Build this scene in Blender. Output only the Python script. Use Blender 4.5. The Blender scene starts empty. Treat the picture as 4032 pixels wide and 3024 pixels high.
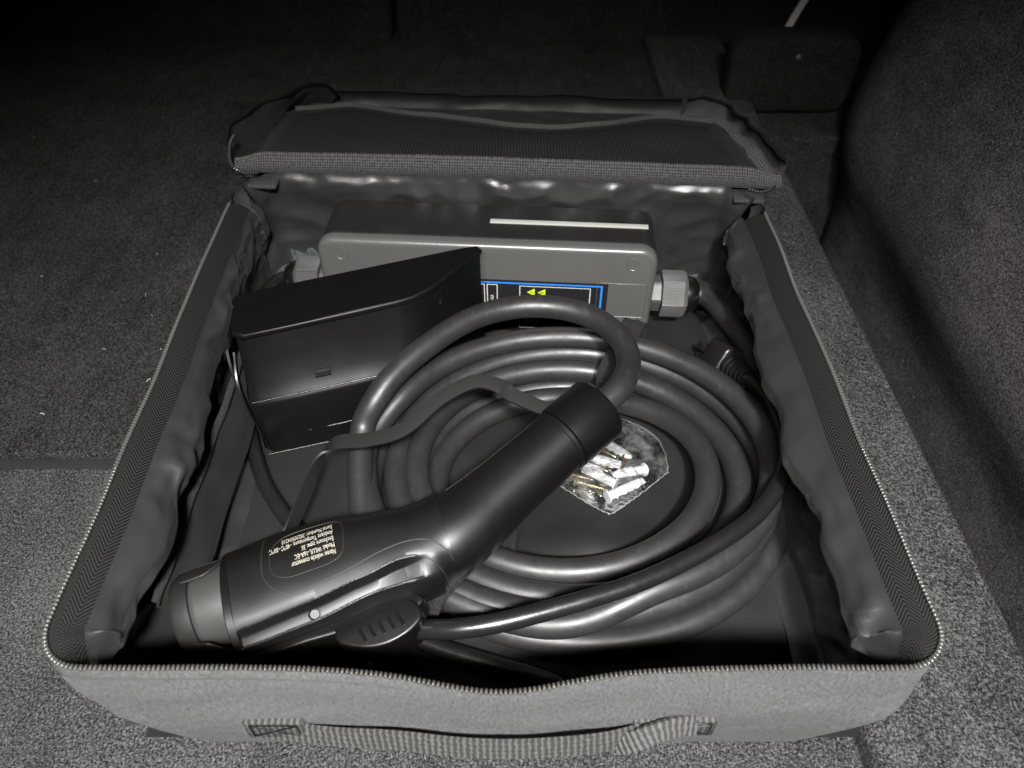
import bpy, bmesh, math, random
from math import sin, cos, pi, radians, sqrt, exp
from mathutils import Vector, Matrix, noise
random.seed(7)
S = bpy.context.scene
COL = S.collection

# ------------------------------------------------------------------ camera, light, exposure
cam_d = bpy.data.cameras.new('camera'); cam = bpy.data.objects.new('camera', cam_d); COL.objects.link(cam)
cam.location = (0, 0, .441); cam.rotation_euler = (radians(45), 0, 0)
cam_d.sensor_width = 36; cam_d.lens = .751*36; cam_d.clip_start = .01; cam_d.clip_end = 50
cam_d.dof.use_dof = True; cam_d.dof.focus_distance = .50; cam_d.dof.aperture_fstop = 9
S.camera = cam
W = bpy.data.worlds.new('World'); S.world = W; W.use_nodes = True
W.node_tree.nodes['Background'].inputs[0].default_value = (1, .96, .9, 1)
W.node_tree.nodes['Background'].inputs[1].default_value = .014

def lamp(name, loc, target, power, sx, sy, color, spread=180):
    d = bpy.data.lights.new(name, 'AREA'); d.shape = 'RECTANGLE'; d.size = sx; d.size_y = sy
    d.energy = power; d.color = color; d.spread = radians(spread)
    o = bpy.data.objects.new(name, d); COL.objects.link(o); o.location = loc
    o.rotation_euler = (Vector(target)-Vector(loc)).to_track_quat('-Z', 'Y').to_euler()
    return o
def spot(name, loc, target, power, size, radius, color, blend=1):
    d = bpy.data.lights.new(name, 'SPOT'); d.energy = power; d.spot_size = radians(size); d.spot_blend = blend
    d.shadow_soft_size = radius; d.color = color
    o = bpy.data.objects.new(name, d); COL.objects.link(o); o.location = loc
    o.rotation_euler = (Vector(target)-Vector(loc)).to_track_quat('-Z', 'Y').to_euler()
    return o
spot('tailgate_lamp', (.11, -.44, 1.02), (.00, .01, 0), 222, 78, .05, (1, .985, .962))
lamp('garage_lamp', (-.10, -.52, 1.10), (-.04, .03, 0), 7.2, .42, .07, (1, .98, .955), 70)
vs = S.view_settings
vs.view_transform = 'Standard'; vs.look = 'None'; vs.gamma = 1; vs.exposure = 0; vs.use_curve_mapping = False
S.render.engine = 'CYCLES'

# ------------------------------------------------------------------ helpers
def V(*a): return Vector(a)
def tag(o, label=None, cat=None, group=None, kind=None):
    if label: o['label'] = label
    if cat: o['category'] = cat
    if group: o['group'] = group
    if kind: o['kind'] = kind
    return o
def thing(name, label, cat, loc=(0, 0, 0), group=None):
    o = bpy.data.objects.new(name, None); COL.objects.link(o); o.location = loc; o.empty_display_size = .02
    return tag(o, label, cat, group)
def world(o):
    if o.parent is None: return o.matrix_basis.copy()
    return world(o.parent) @ o.matrix_parent_inverse @ o.matrix_basis
def link(name, me, parent=None):
    o = bpy.data.objects.new(name, me); COL.objects.link(o)
    if parent is not None:
        o.parent = parent
        M = world(parent)
        o.matrix_parent_inverse = M.inverted()
    return o
def meshobj(name, verts, faces, mat, parent=None, smooth=35, uvs=None):
    me = bpy.data.meshes.new(name)
    me.from_pydata([tuple(v) for v in verts], [], faces)
    if uvs is not None:
        ul = me.uv_layers.new(name='UVMap')
        for l in me.loops: ul.data[l.index].uv = uvs[l.vertex_index]
    me.materials.append(mat)
    if smooth:
        me.polygons.foreach_set('use_smooth', [True]*len(me.polygons))
        if smooth < 180: me.set_sharp_from_angle(angle=radians(smooth))
    me.update()
    return link(name, me, parent)
def grid_faces(nu, nv, wrapu=False, wrapv=False, flip=False):
    f = []
    for i in range(nu if wrapu else nu-1):
        for j in range(nv if wrapv else nv-1):
            a = i*nv+j; b = ((i+1) % nu)*nv+j; c = ((i+1) % nu)*nv+(j+1) % nv; d = i*nv+(j+1) % nv
            f.append((a, d, c, b) if flip else (a, b, c, d))
    return f
def catmull(P, n=8):
    P = [Vector(p) for p in P]; Q = [2*P[0]-P[1]]+P+[2*P[-1]-P[-2]]; out = []
    for i in range(1, len(Q)-2):
        p0, p1, p2, p3 = Q[i-1:i+3]
        for k in range(n):
            t = k/n
            out.append(.5*((2*p1)+(p2-p0)*t+(2*p0-5*p1+4*p2-p3)*t*t+(3*p1-p0-3*p2+p3)*t**3))
    out.append(P[-1]); return out
def resample(P, step):
    L = [0]
    for a, b in zip(P, P[1:]): L.append(L[-1]+(b-a).length)
    n = max(2, int(L[-1]/step)); out = []; k = 0
    for i in range(n+1):
        d = L[-1]*i/n
        while k < len(P)-2 and L[k+1] < d: k += 1
        s = L[k+1]-L[k]; out.append(P[k].lerp(P[k+1], (d-L[k])/s if s > 1e-9 else 0))
    return out
def frames(P):
    T = []
    for i in range(len(P)):
        T.append((P[min(i+1, len(P)-1)]-P[max(i-1, 0)]).normalized())
    u = T[0].orthogonal().normalized(); U = []
    for t in T:
        u = (u-t*u.dot(t))
        u = u.normalized() if u.length > 1e-6 else t.orthogonal().normalized()
        U.append(u)
    return T, U
def tube_data(P, r, segs=12, cap=True):
    P = [Vector(p) for p in P]; T, U = frames(P); vs_ = []; uv = []; d = 0
    for i, p in enumerate(P):
        if i: d += (P[i]-P[i-1]).length
        rr = r(i/(len(P)-1)) if callable(r) else r
        w = T[i].cross(U[i])
        for k in range(segs):
            a = 2*pi*k/segs
            vs_.append(p+(U[i]*cos(a)+w*sin(a))*rr); uv.append((d, k/segs))
    f = grid_faces(len(P), segs, wrapv=True)
    if cap:
        f.append(tuple(range(segs))[::-1]); n = (len(P)-1)*segs; f.append(tuple(range(n, n+segs)))
    return vs_, f, uv
def tube(name, P, r, mat, parent=None, segs=12, smooth=60):
    v, f, uv = tube_data(P, r, segs); return meshobj(name, v, f, mat, parent, smooth, uv)
def join_data(L):
    v = []; f = []
    for a, b in L:
        n = len(v); v += list(a); f += [tuple(i+n for i in q) for q in b]
    return v, f
def lathe_data(prof, M=None, segs=24, mod=None):
    v = []
    for (x, r) in prof:
        for k in range(segs):
            a = 2*pi*k/segs; rr = r*(mod(a) if mod else 1)
            v.append(V(x, rr*cos(a), rr*sin(a)))
    f = grid_faces(len(prof), segs, wrapv=True, flip=True)
    f.append(tuple(range(segs))); n = (len(prof)-1)*segs; f.append(tuple(range(n, n+segs))[::-1])
    if M is not None: v = [M @ p for p in v]
    return v, f
def axis_matrix(a, b, roll=0):
    a = Vector(a); x = (Vector(b)-a).normalized(); z = V(0, 0, 1); y = z.cross(x)
    y = y.normalized() if y.length > 1e-5 else V(0, 1, 0)
    z = x.cross(y)
    M = Matrix((x, y, z)).transposed().to_4x4(); M.translation = a
    return M @ Matrix.Rotation(roll, 4, 'X')
def box_data(x0, x1, y0, y1, z0, z1, bev=0, segs=3, M=None):
    bm = bmesh.new(); bmesh.ops.create_cube(bm, size=1)
    for v in bm.verts:
        v.co = V(x0+(v.co.x+.5)*(x1-x0), y0+(v.co.y+.5)*(y1-y0), z0+(v.co.z+.5)*(z1-z0))
    if bev: bmesh.ops.bevel(bm, geom=bm.edges[:], offset=bev, segments=segs, affect='EDGES', profile=.5)
    bm.verts.index_update(); v = [(M @ x.co if M else x.co.copy()) for x in bm.verts]
    f = [tuple(q.index for q in p.verts) for p in bm.faces]; bm.free(); return v, f
def prism_data(poly, z0, z1, bev=0, segs=3, M=None, only_top=False):
    """poly: list of (x,y) extruded along z, rim edges bevelled"""
    bm = bmesh.new(); n = len(poly)
    lo = [bm.verts.new((x, y, z0)) for x, y in poly]; hi = [bm.verts.new((x, y, z1)) for x, y in poly]
    bm.faces.new(hi); bm.faces.new(lo[::-1])
    for i in range(n): bm.faces.new((lo[i], lo[(i+1) % n], hi[(i+1) % n], hi[i]))
    bmesh.ops.recalc_face_normals(bm, faces=bm.faces[:])
    if bev:
        E = [e for e in bm.edges if abs(e.verts[0].co.z-e.verts[1].co.z) < 1e-9 and (not only_top or e.verts[0].co.z > (z0+z1)/2)]
        bmesh.ops.bevel(bm, geom=E, offset=bev, segments=segs, affect='EDGES', profile=.5)
    bm.verts.index_update(); v = [(M @ x.co if M else x.co.copy()) for x in bm.verts]
    f = [tuple(q.index for q in p.verts) for p in bm.faces]; bm.free(); return v, f
def rrect(x0, x1, y0, y1, r, n=6):
    P = []
    for cx, cy, a0 in ((x1-r, y1-r, 0), (x0+r, y1-r, 90), (x0+r, y0+r, 180), (x1-r, y0+r, 270)):
        for k in range(n+1):
            a = radians(a0+90*k/n); P.append((cx+r*cos(a), cy+r*sin(a)))
    return P
def fbm(x, y, z, o=4): return noise.fractal(V(x, y, z), 1.0, 2.0, o)
def sm(a, b, x):
    t = max(0, min(1, (x-a)/(b-a))); return t*t*(3-2*t)
def ip(T, x):
    if x <= T[0][0]: return T[0][1]
    for (a, p), (b, q) in zip(T, T[1:]):
        if x <= b:
            t = (x-a)/(b-a); t = t*t*(3-2*t)*.5+t*.5; return p+(q-p)*t
    return T[-1][1]

# ------------------------------------------------------------------ materials
class NT:
    def __init__(s, name, base=(.05, .05, .05), rough=.5, metal=0, spec=.5):
        s.m = bpy.data.materials.new(name); s.m.use_nodes = True; s.t = s.m.node_tree; s.n = s.t.nodes
        s.b = s.n['Principled BSDF']; s.out = s.n['Material Output']
        s.b.inputs['Base Color'].default_value = (*base, 1); s.b.inputs['Roughness'].default_value = rough
        s.b.inputs['Metallic'].default_value = metal; s.b.inputs['Specular IOR Level'].default_value = spec
        s.h = None
    def add(s, t, **k):
        n = s.n.new(t)
        for a, b in k.items(): setattr(n, a, b)
        return n
    def l(s, a, b): s.t.links.new(a, b)
    def coord(s, uv=False):
        return s.add('ShaderNodeTexCoord').outputs['UV' if uv else 'Object']
    def mapping(s, src, scale=(1, 1, 1), rot=(0, 0, 0)):
        m = s.add('ShaderNodeMapping'); s.l(src, m.inputs[0]); m.inputs['Scale'].default_value = scale; m.inputs['Rotation'].default_value = rot
        return m.outputs[0]
    def noise(s, src, scale, detail=3, rough=.55):
        n = s.add('ShaderNodeTexNoise'); s.l(src, n.inputs['Vector']); n.inputs['Scale'].default_value = scale
        n.inputs['Detail'].default_value = detail; n.inputs['Roughness'].default_value = rough; return n.outputs['Fac']
    def math(s, op, a, b=0.0, c=None):
        n = s.add('ShaderNodeMath', operation=op)
        for i, x in enumerate((a, b, c)):
            if x is None: continue
            if isinstance(x, (int, float)): n.inputs[i].default_value = x
            else: s.l(x, n.inputs[i])
        return n.outputs[0]
    def ramp(s, fac, stops):
        r = s.add('ShaderNodeValToRGB'); s.l(fac, r.inputs[0]); e = r.color_ramp.elements
        while len(e) < len(stops): e.new(.5)
        for q, (p, c) in zip(e, stops):
            q.position = p; q.color = (*(c if isinstance(c, tuple) else (c, c, c)), 1)
        return r.outputs[0]
    def mix(s, fac, a, b):
        n = s.add('ShaderNodeMix', data_type='RGBA')
        for i, x in ((0, fac), (6, a), (7, b)):
            if isinstance(x, (int, float)): n.inputs[i].default_value = x
            elif isinstance(x, tuple): n.inputs[i].default_value = (*x, 1)
            else: s.l(x, n.inputs[i])
        return n.outputs[2]
    def bump(s, h, strength, dist):
        b = s.add('ShaderNodeBump'); b.inputs['Strength'].default_value = strength; b.inputs['Distance'].default_value = dist
        s.l(h, b.inputs['Height'])
        if s.h is not None: s.l(s.h, b.inputs['Normal'])
        s.h = b.outputs[0]; s.l(s.h, s.b.inputs['Normal'])
    def color(s, c): s.l(c, s.b.inputs['Base Color'])
    def rough(s, c): s.l(c, s.b.inputs['Roughness'])

def plastic(name, base, rough, grain=.12, dust=.0, scale=2600, spec=.5):
    t = NT(name, base, rough, spec=spec); c = t.coord()
    n = t.noise(c, scale, 2); t.bump(n, grain, .0002)
    big = t.noise(c, 26, 5, .6)
    t.rough(t.ramp(big, [(.25, max(0, rough-.06)), (.75, rough+.08)]))
    if dust:
        d = t.noise(c, 900, 2); m = t.math('MULTIPLY', t.ramp(d, [(.70, 0.0), (.76, 1.0)]), dust)
        t.color(t.mix(m, base, (.35, .34, .32)))
    return t.m
def carpet(name, lo, hi, tint=(1, 1, 1)):
    t = NT(name, (.05,)*3, .95, spec=.05); c = t.coord()
    a = t.noise(t.mapping(c, (1, .55, 1), (0, 0, .35)), 820, 4, .7)
    b = t.noise(t.mapping(c, (.5, 1, 1), (0, 0, -.5)), 1050, 3, .7)
    m = t.math('ADD', t.math('MULTIPLY', a, .55), t.math('MULTIPLY', b, .45))
    pat = t.noise(c, 14, 4, .6)
    m2 = t.math('ADD', m, t.math('MULTIPLY', t.math('ADD', t.math('SUBTRACT', pat, .5), t.math('MULTIPLY', t.math('SUBTRACT', t.noise(t.mapping(c, (1, .22, 1), (0, 0, .25)), 75, 3, .6), .5), .8)), .10))
    k = lambda x: tuple(x*q for q in tint)
    col = t.ramp(m2, [(.40, k(lo)), (.49, k((lo+hi)*.36)), (.60, k(hi*1.25))])
    f = t.noise(t.mapping(c, (1, .3, 1), (0, 0, .9)), 420, 2, .5)
    col = t.mix(t.ramp(f, [(.71, 0.0), (.75, .55)]), col, k(hi*2.1))
    t.color(col); t.bump(m, 1.0, .0035); t.bump(t.noise(c, 160, 3), .5, .004)
    return t.m
def fabric(name, lo, hi, pitch, rough=.9, sheen=.1, bump=.6, uv=True, mott=.5, tint=(1, 1, 1)):
    """coarse melange weave, UV in metres"""
    t = NT(name, (.1,)*3, rough, spec=.1); c = t.coord(uv)
    sx = t.add('ShaderNodeSeparateXYZ'); t.l(c, sx.inputs[0])
    k = 2*pi/pitch
    wu = t.math('SINE', t.math('MULTIPLY', t.math('ADD', sx.outputs[0], sx.outputs[1]), k))
    wv = t.math('SINE', t.math('MULTIPLY', t.math('SUBTRACT', sx.outputs[0], t.math('MULTIPLY', sx.outputs[1], 1.1)), k))
    w = t.math('MULTIPLY', wu, wv)
    w01 = t.math('MULTIPLY_ADD', w, .5, .5)
    n1 = t.noise(c, 900, 3, .7); n2 = t.noise(t.mapping(c, (1, .45, 1)), 620, 2, .7)
    n = t.math('MULTIPLY', t.math('ADD', n1, n2), .5)
    n = t.math('MULTIPLY_ADD', t.math('SUBTRACT', n, .5), 3.4, .5)
    f = t.math('ADD', t.math('MULTIPLY', n, mott), t.math('MULTIPLY', w01, 1-mott))
    t.color(t.ramp(f, [(.20, tuple(lo*q for q in tint)), (.80, tuple(hi*q for q in tint))]))
    t.bump(t.math('ADD', w01, t.math('MULTIPLY', n, .8)), bump, .0006)
    t.b.inputs['Sheen Weight'].default_value = sheen; t.b.inputs['Sheen Roughness'].default_value = .4
    return t.m
def nylon(name, base=.013, rough=.30, pitch=.00125, sheen=.03, bump=.35, lo_=.45, hi_=1.9, spec=.5):
    t = NT(name, (base, base, base*1.04), rough, spec=spec); c = t.coord(True)
    sx = t.add('ShaderNodeSeparateXYZ'); t.l(c, sx.inputs[0]); k = 2*pi/pitch
    w = t.math('MULTIPLY', t.math('SINE', t.math('MULTIPLY', sx.outputs[0], k)), t.math('SINE', t.math('MULTIPLY', sx.outputs[1], k)))
    h = t.math('ADD', w, t.math('MULTIPLY', t.noise(c, 900, 2), .8))
    t.bump(t.noise(t.mapping(c, (1, 1.5, 1)), 15, 2, .5), .16, .012)
    rg = t.add('ShaderNodeTexNoise', noise_type='RIDGED_MULTIFRACTAL'); t.l(t.mapping(c, (1, .55, 1), (0, 0, .5)), rg.inputs['Vector'])
    rg.inputs['Scale'].default_value = 27; rg.inputs['Detail'].default_value = 2; rg.inputs['Roughness'].default_value = .4
    t.bump(rg.outputs['Fac'], .55, .005)
    t.bump(h, bump, .00007)
    big = t.noise(c, 22, 4, .6); t.rough(t.ramp(big, [(.3, rough-.08), (.7, rough+.14)]))
    t.color(t.mix(t.math('MULTIPLY_ADD', w, .5, .5), (base*lo_,)*3, (base*hi_, base*hi_, base*hi_*1.03)))
    t.b.inputs['Sheen Weight'].default_value = sheen; t.b.inputs['Sheen Roughness'].default_value = .35
    t.b.inputs['Sheen Tint'].default_value = (.8, .8, .82, 1)
    return t.m
def rubber(name, base, rough, scuff=.25, tint=1.0):
    t = NT(name, (base, base*.99, base*.95), rough, spec=.42); c = t.coord()
    n = t.noise(t.mapping(c, (1, 1, 1)), 60, 5, .65)
    sc = t.noise(t.mapping(c, (1, .25, 1), (0, 0, .7)), 210, 4, .75)
    m = t.math('MULTIPLY', t.ramp(sc, [(.55, 0.0), (.80, 1.0)]), scuff)
    t.color(t.mix(m, (base, base*.99, base*.95), (base*3.2, base*3.1, base*3.0)))
    t.rough(t.math('ADD', t.ramp(n, [(.3, rough-.07), (.7, rough+.09)]), t.math('MULTIPLY', m, .25)))
    t.bump(n, .15, .0012); t.bump(t.noise(c, 1500, 2), .12, .0003)
    d = t.noise(c, 700, 2)
    return t.m

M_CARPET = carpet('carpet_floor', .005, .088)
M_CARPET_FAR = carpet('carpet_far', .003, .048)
M_CARPET_SIDE = carpet('carpet_side', .004, .12, (1.05, .98, .97))
M_SEAT = carpet('seat_cloth', .004, .03)
M_SHADE = plastic('shade_black', (.003, .003, .003), .8)  # near-black colour standing in for shade in the side recess and seam gap
M_CANVAS = fabric('canvas_grey', .009, .080, .0019, mott=.62, bump=1.0, tint=(.95, 1.0, 1.03))
M_LID_CANVAS = fabric('canvas_border', .008, .062, .0040, mott=.45, bump=.9)
M_LINING = nylon('lining_nylon')
M_FLOORLIN = nylon('lining_base', .0072, .40, .0017, .0, 1.0, .25, 2.6, .16)
M_LINING_DULL = nylon('lining_dull', .006, .5, .00125, .0, .4, spec=.2)
M_CABLE = rubber('cable_rubber', .0120, .43, .35)
M_CORD = rubber('cord_rubber', .006, .30, .12)
M_BOX_FRONT = plastic('box_front', (.054, .0532, .051), .30, .08, scale=3200)
M_BOX_BODY = plastic('box_body', (.0045, .0044, .0041), .5, .10)
M_HOLSTER = plastic('holster_plastic', (.0024, .0024, .0023), .40, .05, dust=.05, spec=.13)
M_PLUG = plastic('connector_plastic', (.0024, .0023, .0022), .41, .16, spec=.32)
M_PLUG_D = plastic('connector_lever', (.0022, .0021, .0020), .36, .14, spec=.30)
M_NOSE = plastic('connector_nose', (.024, .0236, .0225), .42, .10)
M_GREYPL = plastic('gland_grey', (.042, .0415, .040), .5, .1)
M_WHITEPL = plastic('gland_white', (.3, .3, .28), .5, .1)
M_BLACK = plastic('black_plastic', (.003, .003, .003), .30, .05, spec=.4)
M_GROOVE = NT('groove_black', (.004, .004, .004), .6).m
M_STRIP = NT('indicator_lens', (.27, .265, .255), .35).m
M_CHROME = NT('bright_metal', (.34, .34, .33), .30, 1).m
M_BLUE = NT('print_blue', (.015, .13, .48), .45).m
M_WHITE = NT('print_white', (.40, .40, .38), .5).m
M_PRINT = NT('print_cream', (.30, .28, .235), .55).m
M_YEL = NT('print_yellow', (.34, .42, .015), .45).m
M_STICK = NT('sticker_black', (.008, .008, .009), .38).m
t = NT('zip_tooth', (.07, .068, .062), .25, .4); M_TOOTH = t.m
t = NT('cap_rubber', (.0065, .006, .0053), .55, spec=.28)
t.b.inputs['Transmission Weight'].default_value = .12; t.bump(t.noise(t.coord(), 1400, 2), .12, .0003); M_CAP = t.m
t = NT('hook_loop', (.010, .010, .010), .95, spec=.2); c = t.coord()
t.bump(t.noise(c, 900, 4, .8), 1.0, .004); t.color(t.ramp(t.noise(c, 1200, 3, .8), [(.4, .004), (.7, .05)])); M_TIE = t.m
t = NT('screw_zinc', (.52, .46, .33), .34, 1); M_SCREW = t.m
t = NT('wall_plug', (.40, .41, .42), .32); t.b.inputs['Subsurface Weight'].default_value = .35
t.b.inputs['Subsurface Radius'].default_value = (.01, .01, .01); t.b.inputs['Transmission Weight'].default_value = .18; M_ANCHOR = t.m
t = NT('anchor_slot', (.42, .43, .44), .5); M_ANCHOR_D = t.m
# clear film: mostly see-through with sharp glints
t = NT('clear_film', (.9, .9, .9), .08)
g = t.add('ShaderNodeBsdfGlossy'); g.inputs['Roughness'].default_value = .07; g.inputs['Color'].default_value = (1, 1, 1, 1)
tr = t.add('ShaderNodeBsdfTransparent'); tr.inputs['Color'].default_value = (.93, .93, .93, 1)
fr = t.add('ShaderNodeFresnel'); fr.inputs['IOR'].default_value = 1.5
c = t.coord()
bp = t.add('ShaderNodeBump'); bp.inputs['Strength'].default_value = .4; bp.inputs['Distance'].default_value = .004
t.l(t.noise(c, 190, 3, .5), bp.inputs['Height']); t.l(bp.outputs[0], g.inputs['Normal']); t.l(bp.outputs[0], fr.inputs['Normal'])
mx = t.add('ShaderNodeMixShader'); t.l(t.math('ADD', t.math('MULTIPLY', fr.outputs[0], .6), .012), mx.inputs[0])
t.l(tr.outputs[0], mx.inputs[1]); t.l(g.outputs[0], mx.inputs[2]); df = t.add('ShaderNodeBsdfDiffuse'); df.inputs['Color'].default_value = (.7, .71, .72, 1)
mz = t.add('ShaderNodeMixShader'); t.l(t.math('MULTIPLY', t.ramp(t.noise(c, 70, 4, .6), [(.45, 0.0), (.75, 1.0)]), .10), mz.inputs[0])
t.l(mx.outputs[0], mz.inputs[1]); t.l(df.outputs[0], mz.inputs[2]); t.l(mz.outputs[0], t.out.inputs[0]); M_FILM = t.m
# zipper tape: woven chevrons, UV in metres (u along, v across)
t = NT('zip_tape', (.01,)*3, .8, spec=.06); c = t.coord(True)
sx = t.add('ShaderNodeSeparateXYZ'); t.l(c, sx.inputs[0])
zig = t.math('PINGPONG', sx.outputs[1], .0052)
ph = t.math('MULTIPLY', t.math('ADD', sx.outputs[0], t.math('MULTIPLY', zig, 1.5)), 2*pi/.0024)
w = t.math('MULTIPLY_ADD', t.math('SINE', ph), .5, .5)
t.color(t.ramp(w, [(.25, .0015), (.75, .0155)])); t.bump(w, .6, .0002); M_TAPE = t.m
# webbing: cross ribs, UV in metres
t = NT('webbing', (.1,)*3, .8, spec=.1); c = t.coord(True)
sx = t.add('ShaderNodeSeparateXYZ'); t.l(c, sx.inputs[0])
w1 = t.math('SINE', t.math('MULTIPLY', t.math('ADD', sx.outputs[0], t.math('MULTIPLY', t.noise(c, 300, 2), .002)), 2*pi/.0031))
w2 = t.math('SINE', t.math('MULTIPLY', sx.outputs[1], 2*pi/.0034))
w = t.math('MULTIPLY_ADD', t.math('ADD', w1, t.math('MULTIPLY', w2, .18)), .42, .5)
w = t.math('ADD', w, t.math('MULTIPLY', t.math('SUBTRACT', t.noise(c, 500, 3), .5), .5))
t.color(t.ramp(w, [(.2, (.026, .0255, .0245)), (.8, (.064, .0625, .060))])); t.bump(w, 1, .001); M_WEB = t.m
t = NT('binding', (.06,)*3, .8, spec=.3); c = t.coord(True)
w = t.math('MULTIPLY_ADD', t.math('SINE', t.math('MULTIPLY', t.math('ADD', t.add('ShaderNodeSeparateXYZ').outputs[0], 0), 1)), 0, .5)
n = t.noise(c, 900, 3, .7); t.color(t.ramp(n, [(.3, .005), (.7, .035)])); t.bump(n, 1, .0006); M_BIND = t.m
# mesh pocket: open net
t = NT('pocket_net', (.012, .012, .0118), .55); c = t.coord(True)
sx = t.add('ShaderNodeSeparateXYZ'); t.l(c, sx.inputs[0])
a = t.math('SINE', t.math('MULTIPLY', t.math('ADD', sx.outputs[0], sx.outputs[1]), 2*pi/.0052))
b = t.math('SINE', t.math('MULTIPLY', t.math('SUBTRACT', sx.outputs[0], sx.outputs[1]), 2*pi/.0052))
hole = t.math('GREATER_THAN', t.math('MULTIPLY', a, b), .22)
tr = t.add('ShaderNodeBsdfTransparent'); mx = t.add('ShaderNodeMixShader')
t.l(hole, mx.inputs[0]); t.l(t.b.outputs[0], mx.inputs[1]); t.l(tr.outputs[0], mx.inputs[2]); t.l(mx.outputs[0], t.out.inputs[0]); M_NET = t.m

# ------------------------------------------------------------------ the car's load space
def sheet(name, fx, nu, nv, mat, label, kind='structure', flip=False):
    v = []
    for i in range(nu):
        for j in range(nv): v.append(fx(i/(nu-1), j/(nv-1)))
    o = meshobj(name, v, grid_faces(nu, nv, flip=flip), mat, None, 50)
    return tag(o, label, None, None, kind)
def panel_poly(pts, z0, z1, name, mat, label, bev=.006):
    v, f = prism_data(pts, z0, z1, bev, 4, None, True)
    return tag(meshobj(name, v, f, mat, None, 40), label, None, None, 'structure')
panel_poly([(-1.0, -.35), (.1915, -.35), (.1915, .3550), (-1.0, .3550)], -.06, 0, 'cargo_floor', M_CARPET, 'grey speckled carpet floor panel in front of the bag', .003)
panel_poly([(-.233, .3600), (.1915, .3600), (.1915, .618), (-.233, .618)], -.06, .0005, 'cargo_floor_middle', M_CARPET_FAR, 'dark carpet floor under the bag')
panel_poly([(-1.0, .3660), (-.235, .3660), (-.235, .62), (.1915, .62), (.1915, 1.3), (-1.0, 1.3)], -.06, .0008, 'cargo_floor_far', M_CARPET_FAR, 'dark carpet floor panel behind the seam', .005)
panel_poly([(-1.0, .3552), (-.236, .3552), (-.236, .3658), (-1.0, .3658)], -.06, -.0035, 'seam_shade', M_SHADE, 'near-black strip standing in for shade between the carpet floor panels', .0005)  # strip laid in the gap, its black colour paints the gap's shade
panel_poly([(.1935, -.35), (.302, -.35), (.302, 1.2), (.1935, 1.2)], -.42, .010, 'cargo_ledge', M_CARPET, 'raised strip of grey carpet beside the bag', .006)
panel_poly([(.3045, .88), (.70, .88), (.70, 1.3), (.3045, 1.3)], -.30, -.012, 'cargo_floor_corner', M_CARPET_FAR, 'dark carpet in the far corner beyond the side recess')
panel_poly([(.28, -.35), (.8, -.35), (.8, 1.4), (.28, 1.4)], -.50, -.40, 'side_recess_floor', M_SHADE, 'bottom of the side recess, coloured black as shade')  # recess shade put into the colour
def sidewall(u, v):
    y = -.35+1.75*u; z = -.42+1.02*v
    x = .385+.045*sm(0, .25, z)+.03*max(0, z) + .006*noise.noise(V(y*5, z*5, 0))
    x += .22*sm(.80, 1.25, y)*(1-.3*v)
    x += .02*(1-sm(-.10, .02, z))
    return V(x, y, z)
sheet('side_trim', sidewall, 60, 40, M_CARPET_SIDE, 'curved dark carpeted side trim of the load space', flip=True)
def seatback(x0, x1, name, label):
    v, f = box_data(x0, x1, 0, .12, 0, .62, .010, 4)
    M = Matrix.Translation((0, 1.145, -.005)) @ Matrix.Rotation(radians(-12), 4, 'X') @ Matrix.Rotation(radians(-1.2), 4, 'Z')
    return tag(meshobj(name, [M @ p for p in v], f, M_SEAT, None, 40), label, None, None, 'structure')
seatback(-1.1, -.1745, 'seat_back_wide', 'dark cloth back of the wider folded-up rear seat')
seatback(-.168, .9, 'seat_back_narrow', 'dark cloth back of the narrower rear seat')
v, f = prism_data(rrect(.268, .425, -.01, .085, .022), 0, .05, .012, 4)
M = Matrix.Translation((0, .935, 0)) @ Matrix.Rotation(radians(90), 4, 'X') @ Matrix.Translation((0, 0, -.05))
tag(meshobj('trim_box', [M @ p for p in v], f, M_SEAT, None, 40), 'low rounded dark trim block in the far corner', None, None, 'structure')

# white strip and clip in the far corner
P = [V(.3825, 1.105, .034), V(.392, 1.112, .052), V(.408, 1.122, .080), V(.43, 1.135, .12)]
vv = []; ff = []
for p in catmull(P, 6):
    for dx, dy in ((-.005, -.0012), (.005, -.0012), (.005, .0012), (-.005, .0012)): vv.append(p+V(dx, dy, 0))
n = len(vv)//4; ff = grid_faces(n, 4, wrapv=True)+[(0, 1, 2, 3), (n*4-1, n*4-2, n*4-3, n*4-4)]
tag(meshobj('pull_strap', vv, ff, M_WHITE, None, 30), 'narrow white strap hanging against the rear seat back', 'strap')
v, f = lathe_data([(0, .0034), (.0012, .0034), (.002, .0022), (.0024, .0008)], axis_matrix((.3455, .9345, .0638), (.3455, .90, .0638)), 14)
tag(meshobj('trim_clip', v, f, M_GREYPL, None, 40), 'tiny pale push clip on the dark trim block', 'clip')

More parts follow.
